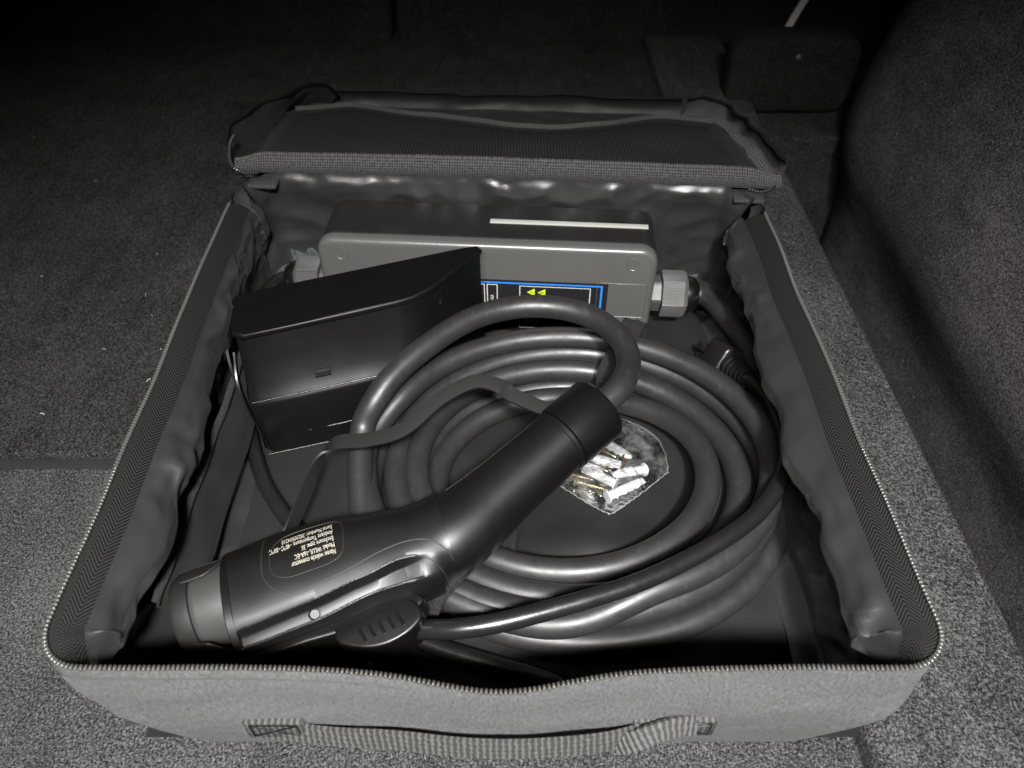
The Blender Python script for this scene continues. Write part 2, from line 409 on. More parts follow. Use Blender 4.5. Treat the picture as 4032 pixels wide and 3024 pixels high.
# ------------------------------------------------------------------ the bag
bag = thing('storage_bag', 'open grey canvas zip bag with black nylon lining, lid folded back', 'bag', (-.012, .355, 0))
NS, NA = 90, 14
def yback(x): return .560-.021*(x+.21)/.40
def loop(xl, xr, yf, yb, rf, rb):
    P = []
    for k in range(NS): P.append(V(xl, yb-rb+(yf+rf-yb+rb)*k/NS, 0))
    for k in range(NA): a = pi+pi/2*k/NA; P.append(V(xl+rf+rf*cos(a), yf+rf+rf*sin(a), 0))
    for k in range(NS): P.append(V(xl+rf+(xr-xl-2*rf)*k/NS, yf, 0))
    for k in range(NA): a = 1.5*pi+pi/2*k/NA; P.append(V(xr-rf+rf*cos(a), yf+rf+rf*sin(a), 0))
    for k in range(NS): P.append(V(xr, yf+rf+(yb-rb-yf-rf)*k/NS, 0))
    for k in range(NA): a = pi/2*k/NA; P.append(V(xr-rb+rb*cos(a), yb-rb+rb*sin(a), 0))
    for k in range(NS): P.append(V(xr-rb-(xr-xl-2*rb)*k/NS, yb, 0))
    for k in range(NA): a = pi/2+pi/2*k/NA; P.append(V(xl+rb+rb*cos(a), yb-rb+rb*sin(a), 0))
    return P
rim = loop(-.2105, .1935, .149, .555, .022, .035)
base = loop(-.196, .183, .158, .545, .045, .05)
N = len(rim)
for p in rim:
    fy = (p.y-.149)/.406
    if p.x < -.19: p.x -= .009*sm(0, .9, fy)
    p.y += (yback(p.x)-.555)*sm(.75, 1, fy)
    front = 1-sm(0, .06, fy)
    g_ = exp(-((p.x+.004)/.047)**2)
    p.y -= front*.0085*g_
    p.z = .117-front*.0052*g_ + .0012*noise.noise(V(p.x*14, p.y*14, 3))
    p.y += front*.0010*noise.noise(V(p.x*20, 1, 0))
    if p.x > .18: p.x += .0015*noise.noise(V(0, p.y*16, 5))
    if p.x < -.19: p.x += .002*noise.noise(V(0, p.y*13, 9))
nrm = []
for i in range(N):
    t_ = (rim[(i+1) % N]-rim[i-1]); nrm.append(V(t_.y, -t_.x, 0).normalized())     # points outwards
    if nrm[-1].dot(rim[i]-V(-.01, .35, rim[i].z)) < 0: nrm[-1] = -nrm[-1]
arc = [0]
for i in range(1, N+1): arc.append(arc[-1]+(rim[i % N]-rim[i-1]).length)
I_FL, I_F, I_FR, I_R, I_BR, I_B = NS, NS+NA, 2*NS+NA, 2*NS+2*NA, 3*NS+2*NA, 3*NS+3*NA
def wallmesh(name, idx, rows, fn, mat, close=False, flip=False):
    vv = []; uv = []
    for i in idx:
        for j in range(rows):
            h = j/(rows-1); p = fn(i % N, h); vv.append(p); uv.append((arc[i], h*.125))
    return meshobj(name, vv, grid_faces(len(idx), rows, flip=flip), mat, bag, 50, uv)
def outer(i, h):
    a = rim[i]+V(0, 0, -.001); b = base[i]; z = a.z+(.0015-a.z)*h
    k = h**1.3
    p = a.lerp(b, k); p.z = z
    sd = abs(nrm[i].x)
    if nrm[i].y > .05: p += nrm[i]*.014*sm(.05, .4, nrm[i].y)*sin(pi*min(1, h+.12))
    p += nrm[i]*(.010*sd*sin(pi*min(1, h*1.05))+.0035*(1-sd)*sin(pi*h))
    p -= nrm[i]*.008*sm(.88, 1, h)
    p += nrm[i]*(.0035*fbm(p.x*9, p.y*9, p.z*16, 3)*sin(pi*min(1, h*1.0+.03))*(1-sm(.6, .9, h)))
    return p
for nm, a, b in (('side_panel', 0, I_FL+NA//2), ('front_panel', I_FL+NA//2, I_FR+NA//2), ('side_panel', I_FR+NA//2, I_BR+NA//2), ('back_panel', I_BR+NA//2, N+1)):
    wallmesh(nm, list(range(a, b+1)) if nm != 'back_panel' else list(range(a, N))+[N], 40, outer, M_CANVAS)
meshobj('base_panel', [base[i]+V(0, 0, .0012)-nrm[i]*.008 for i in range(N)], [tuple(range(N))], M_CANVAS, bag, 0, [(p.x, p.y) for p in base])
# piping seam under the front zip
tube('piping', [rim[i]+V(0, 0, -.0075)+nrm[i]*.0009 for i in range(I_FL+2, I_F+int(NS*.42))], .0008, M_CANVAS, bag, 8)

# zip: woven tape and teeth
TW = .0145
def tape(i, h):
    p = rim[i].copy(); k_ = sm(.1, .9, abs(nrm[i].x)); p -= nrm[i]*TW*h*(.5+.5*k_); p.z -= .0052*h*h+.0008
    if nrm[i].y < 0: p.z -= .012*h*(1-k_)
    p.z += .0008*sin(h*pi)
    return p
zidx = list(range(0, I_BR+1))
vv = []; uv = []
for i in zidx:
    for j in range(6):
        h = j/5; vv.append(tape(i, h)); uv.append((arc[i], h*TW))
zipper = meshobj('zip_tape', vv, grid_faces(len(zidx), 6), M_TAPE, bag, 60, uv)
zipper['label'] = 'open zip with herringbone tape'
pathz = resample([rim[i] for i in zidx], .0021)
tv, tf = box_data(-.00062, .00062, -.0013, .0011, -.0009, .0010, .0004, 1)
tooth_me = bpy.data.meshes.new('tooth'); tooth_me.from_pydata([tuple(p) for p in tv], [], tf); tooth_me.materials.append(M_TOOTH)
tooth_me.polygons.foreach_set('use_smooth', [True]*len(tooth_me.polygons))
def tooth_mats(path):
    out = []
    for k in range(1, len(path)-1):
        t_ = (path[k+1]-path[k-1]).normalized(); nn = V(t_.y, -t_.x, 0).normalized()
        M = Matrix((t_, nn, t_.cross(nn))).transposed().to_4x4(); M.translation = path[k]+V(0, 0, .0006)
        out.append(M)
    return out
TM = tooth_mats(pathz)
order = sorted(range(len(TM)), key=lambda k: (TM[k].translation-cam.location).length)
near = set(order[:296]); rest = []
for k, M in enumerate(TM):
    if k in near:
        o = bpy.data.objects.new('tooth', tooth_me); COL.objects.link(o); o.parent = zipper
        o.matrix_basis = M
    else: rest.append(([M @ p for p in tv], tf))
v, f = join_data(rest); o = meshobj('far_teeth', v, f, M_TOOTH, zipper, 30); o['kind'] = 'stuff'

# lining
def lining(i, h):
    side = not nrm[i].y > .5; back = nrm[i].y > .5
    r0 = tape(i, 1)
    if back: r0 = rim[i]+V(0, 0, .0042)+nrm[i]*.0045*(1 if nrm[i].y > .9 else .2)
    z = r0.z+(.006-r0.z)*h
    ins = ip([(0, 0), (.05, .006), (.12, .0115), (.20, .0115), (.34, -.006), (.7, -.013), (.92, -.008), (1, .006)] if not back else [(0, 0), (.12, .001), (.5, -.004), (.8, -.006), (1, .004)], h)
    if not back:
        b_ = sm(.35, .97, abs(nrm[i].x)); ins = ins*b_+(1-b_)*ip([(0, 0), (.2, -.004), (.7, -.006), (1, .004)], h)
    if side and rim[i].x < 0: ins *= 1-.75*sm(.30, .38, rim[i].y)*(1-sm(.3, .5, h))
    if not back: ins += .0055*sm(.6, .98, abs(nrm[i].x))*(1-sm(.30, .38, rim[i].y)*(rim[i].x < 0))*noise.noise(V(arc[i]*24, 1.3, 7))*sm(.03, .12, h)*(1-sm(.25, .45, h))
    p = V(r0.x, r0.y, z)-nrm[i]*ins
    bi = base[i]
    p += V(bi.x-rim[i].x, bi.y-rim[i].y, 0)*sm(.45, 1, h)*.7
    s = arc[i]; k = sm(0, .07, h)*(1-.7*sm(.8, 1, h))
    q = 1-abs(noise.noise(V(s*22, h*3.2+s*9, 1.7)))*2.4
    q2 = 1-abs(noise.noise(V(s*46+3, h*5.5-s*14, 6.1)))*2.2
    q3 = noise.noise(V(s*13, h*2.0, 8.8))
    amp = .0030 if not back else .0030
    p -= nrm[i]*(amp*k*(.8*q+.5*q2)+.0036*k*q3*(0 if back else 1))
    if not back:
        cr = sm(.6, .98, abs(nrm[i].x))* (1-min(1, abs(noise.noise(V(s*34, h*8-s*16, 2.2)))*3.6))*sm(-.2, .35, noise.noise(V(s*11, 7.7, 0)))
        p.z += .0028*cr*sm(0, .05, h)*(1-sm(.2, .4, h)); p -= nrm[i]*.0027*cr*sm(0, .06, h)*(1-sm(.3, .6, h))
    edge = sm(0, .04, h)*(1-sm(.04, .14, h))
    p.z += edge*.0016*noise.noise(V(s*90, 0, 4)); p -= nrm[i]*edge*.0018*noise.noise(V(s*70, 2, 4))
    return p
LR = 64
vv = []; uv = []
for i in range(N):
    for j in range(LR):
        h = j/(LR-1); vv.append(lining(i, h)); uv.append((arc[i], h*.12))
meshobj('lining', vv, grid_faces(N, LR, wrapu=True, flip=True), M_LINING, bag, 180, uv)
# lining floor
def floorpt(u, v):
    x = -.200+.389*u; y = .160+.390*v
    z = .0042+.0016*fbm(x*14, y*14, 2, 3)+.0014*(1-abs(noise.noise(V(x*26+y*9, y*7, 4)))*2)
    e = min(u, 1-u, v, 1-v); z += .004*(1-sm(0, .06, e)); z = max(z, .0026)+.017*exp(-((x-.056)/.042)**2-((y-.276)/.024)**2)
    return V(x, y, z)
vv = [floorpt(i/69, j/69) for i in range(70) for j in range(70)]
meshobj('base_lining', vv, grid_faces(70, 70), M_FLOORLIN, bag, 180, [(p.x, p.y) for p in vv])
# side pocket binding on the left
P = catmull([(-.198, .445, .062), (-.1965, .40, .0635), (-.1955, .35, .063), (-.196, .29, .0625), (-.195, .245, .062), (-.196, .212, .060)], 10)
vv = []; uv = []
for k, p in enumerate(P):
    for j in range(4):
        h = j/3; vv.append(p+V(.0035*sin(pi*h)+.0015*noise.noise(V(k*.2, 3, 1)), 0, -.0075*h+.002)); uv.append((p.y, h*.008))
meshobj('pocket_binding', vv, grid_faces(len(P), 4), M_WEB if False else M_BIND, bag, 60, uv)
# pocket panel bulging under the binding
vv = []; uv = []
for k, p in enumerate(P):
    for j in range(12):
        h = j/11; w_ = .010*sin(pi*h*.9)+.004*noise.noise(V(p.y*22, h*3, 5))*sin(pi*h)
        vv.append(V(p.x+.001+w_, p.y, p.z-.004-.046*h)); uv.append((p.y, h*.05))
meshobj('side_pocket', vv, grid_faces(len(P), 12), M_LINING, bag, 180, uv)

# carry handle
def ribbon(name, P, width, thick, mat, parent, up=V(0, 0, 1), tilt=None, arcs=8):
    P = [Vector(p) for p in P]; vv = []; uv = []; d = 0
    for k, p in enumerate(P):
        t_ = (P[min(k+1, len(P)-1)]-P[max(k-1, 0)]).normalized()
        if k: d += (P[k]-P[k-1]).length
        u_ = up if not callable(up) else up(k/(len(P)-1))
        w_ = (u_-t_*u_.dot(t_)).normalized(); n_ = t_.cross(w_)
        ring = [(-.5, -.5), (-.5, .5), (0, .62), (.5, .5), (.5, -.5), (0, -.62)]
        for a, b in ring: vv.append(p+w_*a*width+n_*b*thick); uv.append((d, a*width+width*.5))
    n = len(P); f = grid_faces(n, 6, wrapv=True)+[tuple(range(6))[::-1], tuple(range(n*6-6, n*6))]
    return meshobj(name, vv, f, mat, parent, 50, uv)
strap = ribbon('carry_handle', catmull([(-.124, .1475, .0545), (-.106, .1455, .0545), (-.085, .143, .055), (-.055, .1405, .0575), (-.025, .137, .0585), (0, .136, .059), (.025, .137, .0595), (.045, .139, .060), (.060, .1425, .0605), (.070, .1455, .061)], 8), .0138, .0014, M_WEB, bag, V(0, .25, 1))
def wy(x, z): return .1505-.0035+.0*x
for x0, x1, zc in ((-.129, -.100, .0585), (.058, .0985, .0605)):
    v, f = box_data(x0, x1, wy(0, 0)-.0022, wy(0, 0)+.004, zc-.0085, zc+.0085, .0008, 2)
    o = meshobj('handle_anchor', v, f, M_WEB, strap, 40, [(p.x, p.z) for p in v])
    st = []
    for xa, za, xb, zb in ((x0+.003, zc-.006, x1-.003, zc+.006), (x0+.003, zc+.006, x1-.003, zc-.006), (x0+.003, zc+.0065, x1-.003, zc+.0065), (x0+.003, zc-.0065, x0+.003, zc+.0065), (x1-.003, zc-.0065, x1-.003, zc+.0065)):
        st.append(tube_data([V(xa, wy(0, 0)-.0024, za).lerp(V(xb, wy(0, 0)-.0024, zb), k/6) for k in range(7)], .0005, 6)[:2])
    v, f = join_data(st); meshobj('stitching', v, f, M_BLACK, strap, 60)
# folded webbing bunch at the right anchor
ribbon('handle_fold', catmull([(.050, .1395, .056), (.058, .1385, .063), (.067, .140, .068), (.078, .143, .0685), (.088, .1450, .066)], 8), .010, .002, M_WEB, strap, V(0, .6, .8))

# lid folded back
def lidx(u): return -.226+.436*u
def ylid(x): return yback(x)+.006
lid_root = None
def lid_panel(u, v):
    x = lidx(u); y0 = ylid(x)+.003
    y = y0+.262*v; z = .116-.055*v-.012*sm(.85, 1, v)
    z += .006*noise.noise(V(x*6, y*7, 3))*sin(pi*v)+.0012*(1-2*abs(noise.noise(V(x*18+y*12, y*20, 3.3))))
    x = -.008+(x+.008)*(1-.11*sm(.6, 1, v)**2)
    return V(x, y, z)
vv = [lid_panel(i/59, j/39) for i in range(60) for j in range(40)]
lid = meshobj('lid', vv, grid_faces(60, 40), M_LINING, bag, 180, [(p.x, p.y) for p in vv])
lid['label'] = 'lid folded back with a net pocket inside'
vv2 = [p+V(0, 0, -.0035) for p in vv]
meshobj('lid_outer', vv2, grid_faces(60, 40, flip=True), M_CANVAS, lid, 180, [(p.x, p.y) for p in vv2])
# border strip along the hinge
vv = []; uv = []
for i in range(90):
    u = i/89; x = -.224+.437*u; y = ylid(x)-.002
    bowl = .0015*noise.noise(V(x*20, 0, 1)); taper = 1-.35*(sm(.93, 1, u)+1-sm(0, .06, u))
    for j in range(9):
        h = j/8; z = .1195+.0165*h*taper+.002*sin(u*pi)+.004*(1-u)*.6-.0015
        vv.append(V(x, y-.004*sin(pi*h)+bowl+.004*h, z)); uv.append((x, h*.0165))
meshobj('hinge_border', vv, grid_faces(90, 9), M_LID_CANVAS, lid, 60, uv)
# side and far walls of the lid tray
def lidwall(name, fn, n, mat, rows=8):
    vv = []; uv = []; d = 0
    for k in range(n):
        for j in range(rows): vv.append(fn(k/(n-1), j/(rows-1))); uv.append((k/(n-1)*.26, j/(rows-1)*.022))
    return meshobj(name, vv, grid_faces(n, rows), mat, lid, 180, uv)
lidwall('lid_side', lambda a, h: lid_panel(1, a)+V(.006*sin(h*2.2)+.003*noise.noise(V(a*9, h, 2)), 0, .022*h*(1-.1*a)), 40, M_LID_CANVAS)
lidwall('lid_side', lambda a, h: lid_panel(0, a)+V(-.004+.016*sm(.25, .95, a)*h-.010*sin(a*pi*2.1)*h+.004*noise.noise(V(a*8, h*2, 5)), 0, (.0225*h+.006*h*sin(a*pi*1.0))*(1-.45*sm(.75, 1, a))), 40, M_LINING)
lidwall('lid_edge', lambda a, h: lid_panel(a, 1)+V(0, .004*sin(h*3)+.004*noise.noise(V(a*9, 1, 2)), .020*h+.004*noise.noise(V(a*7, 4, 2))*h), 60, M_LINING_DULL)
# zip along the rim of the lid
def lrim(pts, r=.0010): return tube('lid_piping', pts, r, M_TAPE, lid, 8)
LP = [V(-.205, ylid(-.2)-.004, .1215), V(-.216, ylid(-.2)-.008, .1235), V(-.2245, ylid(-.2)-.006, .130), V(-.2265, ylid(-.2)+.006, .1395), V(-.226, ylid(-.2)+.022, .141)]
LP = catmull(LP, 10); lrim(LP, .0013)
rest = []
for M in tooth_mats(resample(LP, .0021)): rest.append(([M @ p for p in tv], tf))
LPR = catmull([V(.186, ylid(.2)-.005, .1195), V(.197, ylid(.2)-.008, .1185), V(.206, ylid(.2)-.005, .1215), V(.2125, ylid(.2)+.004, .130)], 10); lrim(LPR, .0012)
for M in tooth_mats(resample(LPR, .0021)): rest.append(([M @ p for p in tv], tf))
v, f = join_data(rest); o = meshobj('lid_teeth', v, f, M_TOOTH, lid, 30); o['kind'] = 'stuff'
lrim([lid_panel(1, k/39)+V(.005+.003*noise.noise(V(k/39*9, 1, 2)), 0, .0222*(1-.1*k/39)) for k in range(40)], .0016)
lrim([lid_panel(0, k/39)+V(-.004+.016*sm(.25, .95, k/39)-.010*sin(k/39*pi*2.1)+.004*noise.noise(V(k/39*8, 2, 5)), 0, (.0225+.006*sin(k/39*pi))*(1-.45*sm(.75, 1, k/39))) for k in range(40)], .0018)
lrim([lid_panel(k/59, 1)+V(0, .0006+.004*noise.noise(V(k/59*9, 1, 2)), .020+.004*noise.noise(V(k/59*7, 4, 2))) for k in range(60)], .0016)
# net pocket
def hem(u):  # distance from the hinge of the pocket opening
    return ip([(0, .150), (.12, .178), (.3, .150), (.55, .118), (.72, .126), (.88, .158), (1, .150)], u)
def net(u, v):
    x = -.212+.405*u; y = ylid(x)+.006+hem(u)*v
    b = lid_panel((x+.226)/.436, (y-ylid(x)-.003)/.262)
    z = b.z+.004+.010*sin(pi*min(1, v*.8+.1))+.005*noise.noise(V(x*11, y*9, 7))*sin(pi*v)+.004*v
    return V(x, y, z)
vv = [net(i/79, j/29) for i in range(80) for j in range(30)]
meshobj('net_pocket', vv, grid_faces(80, 30), M_NET, lid, 180, [(p.x, p.y) for p in vv])
ribbon('pocket_hem', [net(k/79, 1)+V(0, .001, .001) for k in range(80)], .005, .0012, M_BIND, lid, V(0, .6, .8))
# zip end tabs at the hinge
for x, y, z, s in ((-.2005, .553, .1175, 1), (.186, .533, .1165, 1)):
    v, f = box_data(-.012, .012, -.007, .006, -.0022, .0014, .0012, 2, Matrix.Translation((x, y, z)) @ Matrix.Rotation(radians(-3), 4, 'Z'))
    meshobj('zip_end_tab', v, f, M_BIND, bag, 50, [(p.x, p.y) for p in v])

# ------------------------------------------------------------------ control box
BX = Matrix.Translation((-.0205, .4885, .0075)) @ Matrix.Rotation(radians(-3.9), 4, 'Z')    # x along width, y backwards, z up
box = thing('control_box', 'grey fronted charger control box with pale light bar on top', 'charger', (-.0205, .515, .0055))
hw, bh, bd = .1325, .0945, .0605
def boxprism(poly, y0, y1, bev, segs=4, top=False):
    M = BX @ Matrix.Translation((0, y1, 0)) @ Matrix.Rotation(radians(90), 4, 'X')     # prism z -> -y
    return prism_data(poly, 0, y1-y0, bev, segs, M, top)
v, f = boxprism(rrect(-hw, hw, 0, bh, .0135, 8), 0, .0085, .0046, 6, True)
meshobj('front_cover', v, f, M_BOX_FRONT, box, 40)
v, f = boxprism(rrect(-hw+.0006, hw-.0006, .0006, bh-.0006, .0130, 8), .0088, bd, .0042, 5)
body = meshobj('rear_shell', v, f, M_BOX_BODY, box, 40)
def onbox(x, y, z): return BX @ V(x, y, z)
for x, z in ((-.113, .0815), (.1135, .0815)):
    pr = [(0, .0056), (.0004, .0056), (.0005, .0050), (.0002, .0046), (.0002, .0001)]
    v, f = lathe_data(pr, axis_matrix(onbox(x, -.0001, z), onbox(x, -1, z)), 28)
    meshobj('screw_cover', v, f, M_BOX_FRONT, box, 30)
# raised rectangle near the right end
rp = rrect(.088, .127, .030, .063, .001, 2)
tube('panel_line', [onbox(x, -.0001, z) for x, z in rp+rp[:1]], .00035, M_BOX_FRONT, box, 6)
v, f = box_data(.001, .1255, .0310, .0362, bh-.0010, bh+.0003, .0004, 2, BX)
meshobj('light_bar', v, f, M_STRIP, box, 40)
# sticker
def flat(name, poly, lift, mat, parent):
    vv = [onbox(x, -lift, z) for x, z in poly]; return meshobj(name, vv, [tuple(range(len(vv)))], mat, parent, 0)
def rect(x0, x1, z0, z1): return [(x0, z0), (x1, z0), (x1, z1), (x0, z1)]
SX0, SX1, SZ0, SZ1 = -.092, .0965, .010, .0625
v, f = boxprism(rrect(SX0, SX1, SZ0, SZ1, .0012, 3), -.0003, .0001, 0)
sticker = meshobj('rating_sticker', v, f, M_STICK, box, 0)
def line(x0, x1, z0, z1, m, nm, l=.0005): flat(nm, rect(x0, x1, z0, z1), l, m, sticker)
bw = .0015
line(SX0+.002, SX1-.0042, SZ1-.0035, SZ1-.0020, M_BLUE, 'blue_border')
line(SX1-.0057, SX1-.0042, SZ0+.002, SZ1-.0036, M_BLUE, 'blue_border')
line(SX0+.002, SX0+.0035, SZ0+.002, SZ1-.0036, M_BLUE, 'blue_border')
wl = .0006
def wframe(x0, x1, z0, z1):
    line(x0, x1, z1-wl, z1, M_WHITE, 'white_frame'); line(x0, x0+wl, z0, z1-wl, M_WHITE, 'white_frame')
    line(x1-wl, x1, z0, z1-wl, M_WHITE, 'white_frame'); line(x0+wl, x1-wl, z0, z0+wl, M_WHITE, 'white_frame')
ZF = SZ1-.0046
wframe(.0005, .0090, .014, ZF); wframe(.0265, .0830, .014, ZF-.0004); wframe(-.080, -.0012, .014, ZF)
def txt(name, s, size, M, mat, parent, sx=1.0, fn=None):
    cu = bpy.data.curves.new(name, 'FONT'); cu.body = s; cu.size = size; cu.resolution_u = 2
    ob = bpy.data.objects.new(name, cu); COL.objects.link(ob)
    dg = bpy.context.evaluated_depsgraph_get(); me = bpy.data.meshes.new_from_object(ob.evaluated_get(dg))
    bpy.data.objects.remove(ob); bpy.data.curves.remove(cu)
    for v in me.vertices:
        p = V(v.co.x*sx, v.co.y, 0); v.co = fn(p) if fn else M @ p
    me.materials.clear(); me.materials.append(mat)
    return link(name, me, parent)
def sticker_text(s, x, z, size, rot, sx=1.0):
    def fn(p):
        a = radians(rot); return onbox(x+p.x*cos(a)-p.y*sin(a), -.0006, z+p.x*sin(a)+p.y*cos(a))
    return txt('print', s, size, None, M_WHITE, sticker, sx, fn)
sticker_text('Rating current is 16A', .0058, .018, .0040, 90, .85)
sticker_text('Input: AC 110-240V', .0335, .018, .0036, 90, .8)
sticker_text('WARNING', .0420, .018, .0036, 90, .8)
sticker_text('IP66', .0640, .0365, .0036, 90, .8)
sticker_text('Output 16A', -.0042, .020, .0036, 90, .8)
for x, mark in ((.0325, 'bolt'), (.0410, 'bang')):
    z = .0515; s = .0062
    tri = [(x, z), (x+s, z-.0037), (x+s, z+.0037)]
    tv_ = flat('warning_triangle', tri, .0006, M_YEL, sticker)
    if mark == 'bolt': flat('mark', [(x+.0024, z+.0002), (x+.0042, z+.0010), (x+.0040, z), (x+.0056, z-.0002), (x+.0040, z-.0010), (x+.0042, z-.0001)], .0008, M_STICK, sticker)
    else:
        flat('mark', rect(x+.0020, x+.0042, z-.0005, z+.0005), .0008, M_STICK, sticker); flat('mark', rect(x+.0046, x+.0054, z-.0004, z+.0004), .0008, M_STICK, sticker)
# cable glands
def gland(x0, sgn, zc, name='cable_gland'):
    a = onbox(x0, .028, zc); b = onbox(x0+sgn, .028, zc); M = axis_matrix(a, b, 0)
    hexm = lambda r: (lambda an: r*(cos(pi/6)/cos((an % (pi/3))-pi/6)))
    v, f = lathe_data([(0, .0135), (.0002, .0140), (.010, .0140), (.0102, .0135)], M, 48, lambda an: cos(pi/6)/cos(((an+.2) % (pi/3))-pi/6)*1.1)
    g = meshobj(name, v, f, M_GREYPL, box, 30)
    def ridg(an):
        k = ((an+.1) % (pi/3)); fl = cos(pi/6)/cos(k-pi/6)
        return fl*1.11*(1-.020*(1 if (int(k/(pi/3)*22) % 2) else 0))
    v, f = lathe_data([(.0105, .0155), (.0110, .0175), (.0285, .0175), (.0315, .0160)], M, 264, ridg); meshobj('nut', v, f, M_GREYPL, g, 25)
    v, f = lathe_data([(.0315, .0152), (.035, .0150), (.039, .0135), (.0415, .0105), (.042, .0088)], M, 36); meshobj('seal', v, f, M_BLACK, g, 40)
    return M
GR = gland(hw-.001, 1, .034); GL = gland(-hw+.001, -1, .034)

# ------------------------------------------------------------------ holster
M_HEDGE = plastic('holster_edge', (.002, .002, .002), .26, .02, spec=.3)
M_CLIP = NT('clip_metal', (.10, .10, .098), .34, 1).m
hol = thing('plug_holster', 'glossy black wedge-topped wall holster lying beside the control box', 'holster', (-.115, .41, .005))
top_poly = [(-.1965, .430), (-.1980, .422), (-.1925, .399), (-.188, .389), (-.180, .3855), (-.15, .394), (-.11, .4062), (-.0800, .4155), (-.068, .4205), (-.056, .4305), (-.040, .4515), (-.0245, .4705), (-.0225, .4755), (-.0255, .4790), (-.035, .4775), (-.185, .4345)]
def hscale(poly, z):
    out = []
    for x, y in poly:
        k = sm(0, .05, .10-z)
        out.append((x, y))
    return out
rows = [(.1000, 0, .0022), (.0995, 0, .0008), (.0985, 0, 0), (.0962, 0, 0), (.0955, .0, .0016), (.080, -.006, .0016), (.066, -.0135, .0016), (.0585, -.0185, .0012), (.0560, -.0205, .0005), (.054, -.0215, 0), (.030, -.0215, 0), (.008, -.0225, 0), (.0056, -.0215, .002)]
cx_, cy_ = -.11, .43
vv = []
for z, push, ins in rows:
    for x, y in top_poly:
        fr = 1 if (y < .4325+.30*(x+.19)*.9 and y < .4645) else 0          # points on the front side move out lower down
        w_ = fr*(1-sm(-.09, -.030, x)*.75)
        px, py = x+push*w_*-.28, y+push*w_
        d = V(px-cx_, py-cy_, 0).normalized(); vv.append(V(px-d.x*ins, py-d.y*ins, z))
for p in vv: p.z *= 1+.085*(p.x+.197)/.175
n = len(top_poly); f = grid_faces(len(rows), n, wrapv=True)+[tuple(range(n))[::-1], tuple(range((len(rows)-1)*n, len(rows)*n))]
meshobj('shell', vv, f, M_HOLSTER, hol, 40)
# upright front face details: fold line, groove, screw boss, slot, end bracket
def hfront(s, z):     # s: 0 left .. 1 right along the front, z height
    x = -.184+.115*s; y = .3845+.034*s
    push = ip([(.005, -.0225), (.03, -.0215), (.0555, -.021), (.0585, -.0185), (.066, -.0135), (.08, -.006), (.0955, 0)], z)
    return V(x-push*.28, y+push, z*(1+.085*(x-push*.28+.197)/.175))
tube('highlight_bead', [hfront(k/24, .0572)+V(0, -.0004, 0) for k in range(0, 25)], .0006, M_HEDGE, hol, 8)  # glossy beads added on the holster edges to draw highlight lines
tube('highlight_bead', [hfront(k/24, .0075)+V(0, -.0004, -.001) for k in range(0, 25)], .0006, M_HEDGE, hol, 8)
tube('groove_line', [hfront(.27+.5*k/10, .022)+V(0, -.0002, 0) for k in range(11)], .0005, M_HEDGE, hol, 6)
a = V(-.0555, .4345, .093)
v, f = lathe_data([(-.004, .0065), (.001, .0062), (.0018, .0052), (.0012, .0042), (.0012, .0005)], axis_matrix(a, a+V(.55, -.83, .1)), 24); meshobj('screw_boss', v, f, M_HOLSTER, hol, 30)
p = hfront(.42, .066)
v, f = box_data(-.0055, .0055, -.0012, .002, -.0020, .0022, .0008, 2, Matrix.Translation(p) @ Matrix.Rotation(.29, 4, 'Z')); meshobj('slot', v, f, M_GROOVE, hol, 40)
v, f = box_data(-.0062, .0062, -.0016, .002, -.0055, -.0022, .0009, 2, Matrix.Translation(p) @ Matrix.Rotation(.29, 4, 'Z')); meshobj('slot_lip', v, f, M_HOLSTER, hol, 40)
# metal clip curving out of the left end
P = catmull([(-.1935, .3935, .078), (-.1905, .379, .066), (-.1855, .370, .05), (-.180, .3655, .03), (-.176, .3635, .012)], 8)
ribbon('end_clip', P, .004, .0012, M_HEDGE, hol, V(-.3, 1, 0))
P = catmull([(-.1985, .412, .094), (-.1995, .399, .085), (-.1965, .388, .073), (-.193, .380, .058)], 8)
ribbon('end_flange', P, .010, .0016, M_HOLSTER, hol, V(-.5, 1, 0))

